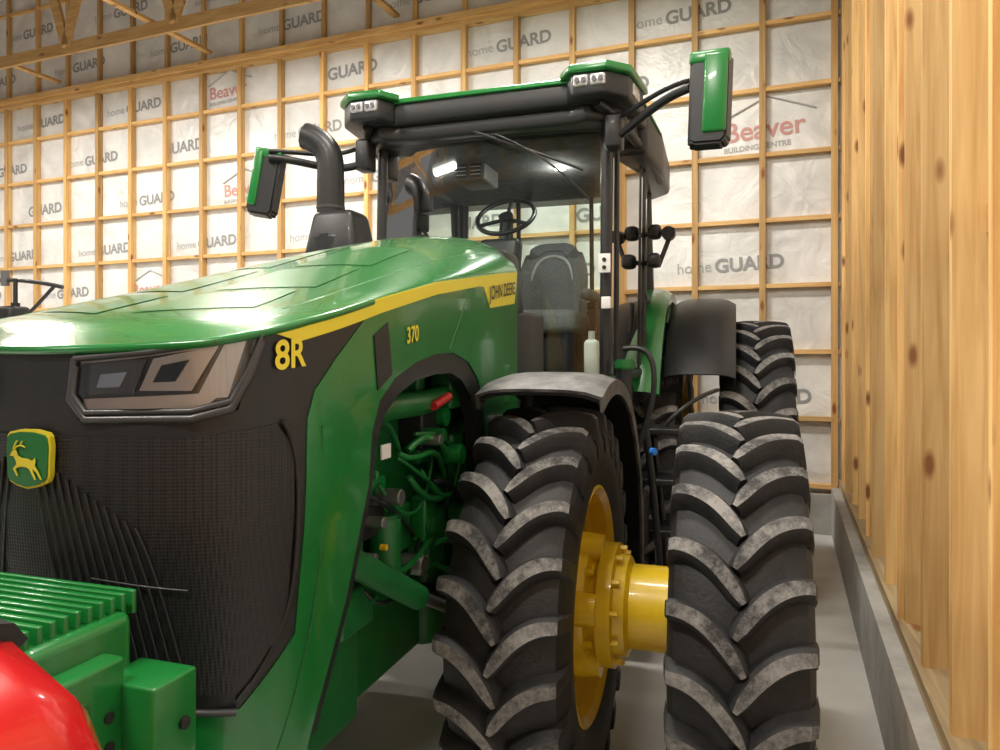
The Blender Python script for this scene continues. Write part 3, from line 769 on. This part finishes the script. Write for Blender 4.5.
prism('cab_floor', [(c-wf, CF-.02), (c+wf, CF-.02), (c+wm, 5.0), (c+wr, CR), (c-wr, CR), (c-wm, 5.0)], 1.48, 1.60, BLK, T, .02)
for sg in (1, -1):
    xs = sorted((c+sg*.52, c+sg*.61)); box('cab_side_lower', (xs[0], 5.05, 1.5), (xs[1], CR, 2.18), BLK, T, .03)
box('cab_rear_wall', (c-.6, CR-.12, 1.5), (c+.6, CR-.02, 2.16), BLK, T, .02)
out = [(-.60, 4.03), (.60, 4.03), (.70, 3.97), (.87, 4.07), (.93, 4.35), (.97, 5.2), (.95, 5.85), (.80, 6.05), (-.80, 6.05), (-.95, 5.85), (-.97, 5.2), (-.93, 4.35), (-.87, 4.07), (-.70, 3.97)]
prism('roof_lower', [(c+x*.93, 5.0+(y-5.0)*.93) for x, y in out], 3.14, 3.25, BLK, T, .03)
prism('roof_shell', [(c+x*.98, 5.0+(y-5.0)*.985) for x, y in out], 3.23, 3.37, BLK, T, .035)
prism('roof_cap', [(c+x, 5.0+(y-5.0)*1.0) for x, y in out], 3.355, 3.395, GREEN, T, .015, .97)
prism('roof_crown', [(c+x*.9, 5.0+(y-5.0)*.86) for x, y in out], 3.385, 3.42, GREEN, T, .02, .95)
prism('roof_rear_shroud', [(c+x*1.02, y) for x, y in ((.91, 4.62), (.955, 5.2), (.94, 5.9), (.80, 6.08), (-.80, 6.08), (-.94, 5.9), (-.955, 5.2), (-.91, 4.62))], 3.08, 3.34, BLK, T, .04)
for sg in (1, -1):
    pts = [(c+sg*x, y) for x, y in ((.50, 4.02), (.58, 3.91), (.80, 3.90), (.92, 4.02), (.965, 4.40), (.90, 4.42), (.60, 4.2))]
    if sg < 0: pts.reverse()
    prism('roof_visor', pts, 3.365, 3.415, GREEN, T, .015, .97)
    pts = [(c+sg*x, y) for x, y in ((.54, 4.04), (.60, 3.925), (.79, 3.925), (.90, 4.04), (.94, 4.36), (.88, 4.4), (.60, 4.2))]
    if sg < 0: pts.reverse()
    prism('lamp_pod', pts, 3.235, 3.37, BLK, T, .02)
    for dx in (.605, .70):
        xs = sorted((c+sg*dx, c+sg*(dx+.085)))
        box('work_lamp', (xs[0], 3.912, 3.285), (xs[1], 3.95, 3.35), LAMP, T, .012)
        for q in (.025, .06): cyl('lamp_cell', (c+sg*(dx+q), 3.905, 3.317), (c+sg*(dx+q), 3.915, 3.317), .014, GREY, T, seg=14)
    xs = sorted((c+sg*.90, c+sg*.925))
    box('side_lamp', (xs[0], 4.10, 3.27), (xs[1], 4.24, 3.34), LAMP, T, .008, (0, 0, -sg*.12))
    tube('roof_underside_trim', [(c+sg*.72, 4.02, 3.22), (c+sg*.84, 4.2, 3.17), (c+sg*.90, 4.7, 3.12), (c+sg*.93, 5.4, 3.08)], .03, BLK, T)
prism('headliner', [(c-.68, 4.3), (c+.68, 4.3), (c+.76, 5.75), (c-.76, 5.75)], 3.06, 3.15, LINER, T, .03)
def sbox(n, lo, hi, m=TAN, b=.05, rot=None): return box(n, lo, hi, m, T, b, rot)
sx = c+.14
sbox('seat_cushion', (sx-.27, 4.85, 1.96), (sx+.27, 5.40, 2.12))
bm = bmesh.new(); rows = []
for i in range(15):
    z_ = i/14; wz = .27*(1-.35*max(0, (z_-.45)/.55)**2.2); row = []
    for j in range(13):
        k_ = j/12*2-1
        row.append(bm.verts.new((sx+wz*k_, 5.28+.10*z_+.07*(1-abs(k_)**3)-(.05 if z_ > .97 else 0), 2.06+.60*z_-(.05*abs(k_)**4 if z_ > .9 else 0))))
    rows.append(row)
for A, B in zip(rows, rows[1:]):
    for j in range(12): bm.faces.new((A[j], A[j+1], B[j+1], B[j]))
bmesh.ops.recalc_face_normals(bm, faces=bm.faces); bmesh.ops.solidify(bm, geom=list(bm.faces), thickness=.09)
finish(bm, 'seat_back', TAN, T, 50)
tube('seat_piping', [(sx-.19, 5.27, 2.12), (sx-.17, 5.30, 2.4), (sx-.12, 5.34, 2.56), (sx+.12, 5.34, 2.56), (sx+.17, 5.30, 2.4), (sx+.19, 5.27, 2.12)], .012, LGREY, T)
sbox('seat_base', (sx-.2, 4.95, 1.60), (sx+.2, 5.3, 1.98), BLK, .03)
sbox('armrest_console', (sx-.44, 4.7, 2.15), (sx-.31, 5.3, 2.26), GREY, .03)
sbox('armrest', (sx+.31, 4.85, 2.18), (sx+.39, 5.3, 2.26), GREY, .03)
sbox('instructor_seat', (c+.50, 5.1, 1.62), (c+.76, 5.5, 2.05), TAN, .05)
sbox('display', (sx-.56, 4.66, 2.36), (sx-.26, 4.70, 2.58), BLK_G, .01, (R(-12), 0, R(15)))
tube('display_arm', [(sx-.38, 4.8, 2.2), (sx-.42, 4.76, 2.35), (sx-.40, 4.70, 2.45)], .015, BLK, T)
stw = Vector((c-.02, 4.66, 2.74))
M = Matrix.Translation(stw) @ Matrix.Rotation(R(44), 4, 'X')
tube('steering_wheel', [M @ Vector((.2*math.cos(a), .2*math.sin(a), 0)) for a in [2*math.pi*i/24 for i in range(24)]], .016, BLK, T, True)
for a in (90, 210, 330): cyl('steering_spoke', M @ Vector((0, 0, -.02)), M @ Vector((.19*math.cos(R(a)), .19*math.sin(R(a)), 0)), .013, BLK, T, seg=10)
cyl('steering_hub', M @ Vector((0, 0, -.05)), M @ Vector((0, 0, .01)), .05, BLK, T)
cyl('steering_column', M @ Vector((0, 0, -.03)), (c, 4.42, 1.62), .045, BLK, T, r2=.09)
box('dash', (c-.14, 4.40, 2.25), (c+.14, 4.52, 2.56), BLK, T, .04, (R(-15), 0, 0))
box('overhead_console', (c-.32, 4.45, 2.95), (c-.10, 4.75, 3.08), GREY, T, .02)
for k in range(2):
    box('air_vent', (c-.30+.10*k, 4.44, 2.97), (c-.22+.10*k, 4.452, 3.06), BLK, T, .008)
    for q in range(3): box('vent_slat', (c-.295+.10*k, 4.436, 2.985+.025*q), (c-.225+.10*k, 4.44, 2.990+.025*q), LGREY, T, 0)
cyl('reflection_disc', (c+.34, 4.72, 3.045), (c+.34, 4.72, 3.065), .035, REFL_DISC, T)  # glowing disc added as a reflected spot, not a cab lamp
dl = bpy.data.lights.new('cab_fill_light', 'POINT'); dl.energy = 7; dl.shadow_soft_size = .04; dl.color = (1, .97, .9)  # fill light added to brighten the cab interior
dlo = bpy.data.objects.new('cab_fill_light', dl); COL.objects.link(dlo); dlo.parent = T; dlo.location = (c+.34, 4.72, 2.99)
for k in range(3): box('corner_monitor', (c-.70+.02*k, 4.45+.02*k, 2.50+.14*k), (c-.54+.02*k, 4.50+.02*k, 2.62+.14*k), BLK, T, .015, (0, 0, R(20)))
cyl('monitor_mount', (c-.70, 4.4, 2.3), (c-.62, 4.5, 2.6), .015, BLK, T)
tube('harness_cable', [(c-.60, 4.45, 2.7), (c-.48, 4.5, 2.6), (c-.45, 4.5, 2.45), (c-.55, 4.5, 2.35)], .012, BLK, T)
sbox('bottle', (c+.58, 4.32, 1.64), (c+.67, 4.40, 1.90), WHITE, .03)
cyl('bottle_cap', (c+.625, 4.36, 1.90), (c+.625, 4.36, 1.95), .02, LGREY, T)
tube('wiper_arm', [(c-.05, CF-.09, 3.16), (c+.30, CF-.095, 3.02), (c+.62, CF-.065, 2.88)], .009, BLK, T)
tube('wiper_blade', [(c+.10, CF-.11, 3.12), (c+.42, CF-.10, 2.98), (c+.66, CF-.065, 2.70)], .006, BLK, T)
box('pillar_label', (c+wf-.03, CF-.055, 2.28), (c+wf+.04, CF-.04, 2.39), WHITE, T, .003)
for q in (2.31, 2.355): cyl('label_mark', (c+wf+.005, CF-.06, q), (c+wf+.005, CF-.056, q), .012, BLK, T, seg=12)
box('pillar_box', (c+wf-.01, CF-.075, 2.07), (c+wf+.045, CF-.04, 2.14), WHITE, T, .006)
# exhaust
ex = c-.80; ey = 3.72
cyl('exhaust_can', (ex+.02, ey, 1.75), (ex+.02, ey, 2.50), .135, BLK, T, bevel=.02)
prism('exhaust_shroud', [(ex-.12, ey-.13), (ex+.24, ey-.13), (ex+.24, ey+.16), (ex-.12, ey+.16)], 2.35, 2.64, BLK, T, .04, .72)
cyl('exhaust_pipe', (ex, ey, 2.52), (ex, ey, 2.84), .080, BLK, T, bevel=.006)
cyl('exhaust_collar', (ex, ey, 2.66), (ex, ey, 2.675), .083, DGREY, T)
tube('exhaust_elbow', [(ex, ey, 2.80), (ex, ey, 2.88), (ex, ey, 2.95), (ex-.03, ey, 3.03), (ex-.10, ey-.01, 3.08), (ex-.16, ey-.02, 3.10)], .078, BLK, T)
cyl('aftertreatment', (c-.62, 3.2, 1.9), (c-.62, 3.95, 1.9), .16, BLK, T, bevel=.03)
def mirror(x, y, z, h, w, yaw, sg, tilt):
    e = empty('mirror_pivot', (x, y, z), T); e.rotation_euler = (0, R(tilt), R(yaw))
    bm = bmesh.new()
    pts = [(-w/2, -h*.46), (-w*.36, -h*.5), (w*.36, -h*.5), (w/2, -h*.44), (w/2, h*.46), (w*.36, h*.5), (-w*.36, h*.5), (-w/2, h*.42)]
    A = [bm.verts.new((px, -.05, pz)) for px, pz in [(a*.86, b*.93) for a, b in pts]]; Bq = [bm.verts.new((px, .04, pz)) for px, pz in pts]
    bm.faces.new(A); bm.faces.new(Bq)
    for i in range(8): bm.faces.new((A[i], A[(i+1) % 8], Bq[(i+1) % 8], Bq[i]))
    bmesh.ops.recalc_face_normals(bm, faces=bm.faces)
    bmesh.ops.bevel(bm, geom=list(bm.edges), offset=.012, segments=2, affect='EDGES')
    finish(bm, 'mirror_housing', BLK, e, 40)
    x0, x1 = (-w*.12, w*.42) if sg > 0 else (-w*.42, -w*.12)
    box('mirror_cap', (x0, -.062, -h*.36), (x1, -.03, h*.46), GREEN, e, .015)
    box('mirror_cap_top', (-w*.46, -.056, h*.36), (w*.46, .02, h*.495), GREEN, e, .015)
    box('mirror_glass', (-w*.43, .036, -h*.44), (w*.43, .044, h*.44), CHR, e, 0)
mirror(-.13, 3.68, 3.05, .47, .21, -6, 1, 2)
mirror(-2.76, 3.78, 2.86, .42, .19, 14, -1, 10)
for sg, mx, mz in ((1, -.22, 3.10), (-1, -2.70, 2.96)):
    x0 = c+sg*.80
    tube('mirror_arm', [(x0, 4.15, 3.05), (x0+(mx-x0)*.3, 4.0, mz-.04), (x0+(mx-x0)*.6, 3.85, mz+.05), (mx, 3.72, mz+.04)], .024, BLK, T)
    tube('mirror_arm', [(x0, 4.15, 3.16), (x0+(mx-x0)*.35, 4.0, mz+.06), (x0+(mx-x0)*.6, 3.85, mz+.10), (mx, 3.72, mz+.08)], .014, BLK, T)
    box('mirror_mount', (x0-.05, 4.08, 2.98), (x0+.05, 4.2, 3.18), BLK, T, .02)
for z, y in ((2.44, 4.95), (2.64, 5.0)):
    tube('fender_lamp_arm', [(c+.84, 5.05, z-.02), (c+.90, 5.0, z), (c+.94, y, z)], .016, BLK, T)
    box('fender_lamp', (c+.89, y-.05, z-.05), (c+.98, y+.05, z+.05), BLK, T, .03)
cyl('fender_lamp_stalk', (c+.96, 4.98, 2.40), (c+1.06, 4.98, 2.66), .016, BLK, T)
cyl('fender_marker_lamp', (c+1.03, 4.92, 2.62), (c+1.03, 5.02, 2.62), .045, BLK, T, bevel=.008)
for sg in (1, -1):
    def sb(n, x0, x1, y0, y1, z0, z1, m, b=.02):
        xs = sorted((c+sg*x0, c+sg*x1)); return box(n, (xs[0], y0, z0), (xs[1], y1, z1), m, T, b)
    sb('fuel_tank', .40, .78, 4.15, 5.0, .62, 1.46, BLK, .06)
    sb('tank_cover', .76, .80, 4.12, 4.7, .95, 1.44, BLK, .02)
    sb('battery_box', .60, .92, 3.98, 4.15, 1.27, 1.42, GREEN, .02)
    sb('green_module', .70, .95, 4.0, 4.2, 1.06, 1.22, GREEN, .03)
    sb('black_module', .66, .98, 4.02, 4.3, .70, 1.02, BLK, .03)
    for k, z in enumerate((.45, .75, 1.05, 1.35)):
        sb('step_tread', .88, 1.20, 4.34, 4.62, z-.02, z+.02, BLK, .008)
    for y in (4.33, 4.63):
        tube('step_side', [(c+sg*1.04, y, .42), (c+sg*1.02, y, .9), (c+sg*.95, y, 1.40)], .022, BLK, T)
    tube('handrail', [(c+sg*.92, 4.18, 1.25), (c+sg*1.02, 4.16, 1.5), (c+sg*1.04, 4.18, 1.78), (c+sg*.96, 4.2, 1.86), (c+sg*.84, 4.2, 1.84)], .016, BLK, T)
    tube('handrail', [(c+sg*1.0, 4.45, 1.3), (c+sg*1.12, 4.45, 1.5), (c+sg*1.30, 4.5, 1.58), (c+sg*1.35, 4.8, 1.58)], .013, BLK, T)
    cyl('filler_cap', (c+sg*.86, 4.12, 1.72), (c+sg*.86, 4.12, 1.78), .058, GREEN_D, T, bevel=.01)
    cyl('filler_neck', (c+sg*.86, 4.12, 1.42), (c+sg*.86, 4.12, 1.72), .045, BLK, T)
    cyl('blue_cap', (c+sg*1.02, 4.0, 1.28), (c+sg*1.05, 3.98, 1.28), .020, BLUE, T, bevel=.006)
    sb('hitch_side', .25, .40, 6.2, 6.9, .7, 1.3, GREEN_D, .03)
box('rear_hitch', (c-.35, 6.3, .6), (c+.35, 7.0, 1.2), GREEN_D, T, .05)

# ------------------------------------------------------------------ red utility vehicle
U = empty('utility_vehicle', (0, 0, 0))
ucx = -1.225; hwu = .58
ys = [(.70, .02), (.68, .07), (.62, .105), (.45, .13), (.2, .15), (-.1, .16), (-.35, .17)]
prof = [(-1, .55), (-1, .85), (-.99, 1.14), (-.955, 1.26), (-.86, 1.35), (-.66, 1.405), (-.3, 1.43), (0, 1.44), (.3, 1.43), (.66, 1.405), (.86, 1.35), (.955, 1.26), (.99, 1.14), (1, .85), (1, .55)]
bm = bmesh.new(); rows = []
for y, dz in ys:
    k = 1-.10*max(0, (y-.3)/.4)
    rows.append([bm.verts.new((ucx+px*hwu*k, y, pz+dz*.55 if pz > 1.0 else pz)) for px, pz in prof])
for A, B in zip(rows, rows[1:]):
    for j in range(len(prof)-1): bm.faces.new((A[j], A[j+1], B[j+1], B[j]))
bm.faces.new(rows[0]); bm.faces.new(rows[-1])
finish(bm, 'body', RED, U, 50)
bm = bmesh.new(); rows = []
for y, dz in ys:
    k = 1-.10*max(0, (y-.3)/.4)
    row = []
    for px in (-.66, -.6, -.45, -.25, 0, .25, .45, .6, .66):
        pz = interp([(0, 1.44), (.3, 1.43), (.66, 1.405)], abs(px))
        row.append(bm.verts.new((ucx+px*hwu*k, y+(.004 if y > .6 else 0), pz+dz*.55+.022)))
    rows.append(row)
for A, B in zip(rows, rows[1:]):
    for j in range(8): bm.faces.new((A[j], A[j+1], B[j+1], B[j]))
bmesh.ops.recalc_face_normals(bm, faces=bm.faces); bmesh.ops.solidify(bm, geom=list(bm.faces), thickness=.03)
finish(bm, 'hood_cover', BLK, U, 50)
box('front_bumper', (ucx-.45, .66, .45), (ucx+.45, .74, .60), BLK, U, .02)
box('grille', (ucx-.3, .69, .7), (ucx+.3, .715, .95), BLK, U, .01)
box('tub', (ucx-.55, -2.2, .5), (ucx+.55, -.35, .8), BLK, U, .03)
box('bed', (ucx-.6, -2.6, .8), (ucx+.6, -1.7, 1.15), RED, U, .04)
box('bench_seat', (ucx-.5, -1.5, .8), (ucx+.5, -1.0, .98), BLK, U, .05)
box('bench_back', (ucx-.5, -1.62, .98), (ucx+.5, -1.5, 1.45), BLK, U, .05)
for sg in (1, -1):
    for y in (.30, -2.0):
        bm = bmesh.new(); lathe_bm(bm, [(-.11, .15), (-.12, .27), (-.09, .31), (.09, .31), (.12, .27), (.11, .15), (.04, .13), (.04, .02)], 40)
        finish(bm, 'wheel', RUB, U, 40, (ucx+sg*.52, y, .31))
    tube('roll_bar', [(ucx+sg*.55, -.4, 1.3), (ucx+sg*.5, -.8, 1.95), (ucx+sg*.5, -1.6, 1.98), (ucx+sg*.55, -1.7, 1.1)], .025, BLK, U)

# unidentified dark rods and body; post and base added, far side of the tractor
S = empty('dark_rod_stand', (-5.9, 4.6, 0))
box('base', (-.35, -.3, 0), (.35, .3, .06), BLK, S, .01)
cyl('post', (0, 0, .05), (0, 0, 2.25), .035, BLK, S)
box('dark_body', (-.16, -.10, 1.98), (.06, .10, 2.22), BLK, S, .03)
tube('rod_arm', [(-.25, 0, 2.45), (0, 0, 2.46), (.28, .05, 2.42), (.42, .1, 2.38)], .018, BLK, S)
tube('rod_arm', [(-.02, 0, 2.1), (.10, 0, 2.08), (.24, .02, 2.25), (.36, .08, 2.40)], .015, BLK, S)
cyl('rod_knob', (-.12, 0, 2.40), (-.12, 0, 2.53), .035, GREY, S)
cyl('rod_stay', (0, 0, 2.2), (0, 0, 2.46), .018, BLK, S)

# ------------------------------------------------------------------ lights
def led(a, b, z, energy, size=(1.2, .25)):
    p = rp(a, b, z)
    e = empty('ceiling_light', p)
    box('housing', (-size[0]/2-.03, -size[1]/2-.03, .02), (size[0]/2+.03, size[1]/2+.03, .09), LGREY, e, .01)
    box('tube', (-size[0]/2, -size[1]/2, .0), (size[0]/2, size[1]/2, .018), LED, e, .004)
    ld = bpy.data.lights.new('lamp', 'AREA'); ld.shape = 'RECTANGLE'; ld.size = size[0]; ld.size_y = size[1]; ld.energy = energy*.80; ld.color = (1, .935, .84)
    lo = bpy.data.objects.new('lamp', ld); COL.objects.link(lo); lo.parent = e; lo.location = (0, 0, -.02)
for a, b, en in ((2.2, 9.3, 300), (5.2, 7.2, 260), (9.5, 7.5, 230), (6.5, 11.5, 180), (2.4, 2.6, 230), (6.0, 2.3, 220), (10.0, 2.6, 240), (14.0, 4.0, 280), (1.6, 5.8, 170)):
    led(a, b, 5.80, en)
w = bpy.data.worlds.new('World'); scene.world = w; w.use_nodes = True
w.node_tree.nodes['Background'].inputs[0].default_value = (1, .97, .93, 1); w.node_tree.nodes['Background'].inputs[1].default_value = .17

# ------------------------------------------------------------------ camera
cd = bpy.data.cameras.new('camera'); cam = bpy.data.objects.new('camera', cd); COL.objects.link(cam)
cd.sensor_width = 36; cd.lens = 26.0; cd.shift_y = -0.021; cd.clip_start = .05
cam.location = (0, 0, 1.81); cam.rotation_euler = (R(90), 0, R(18.2))
scene.camera = cam
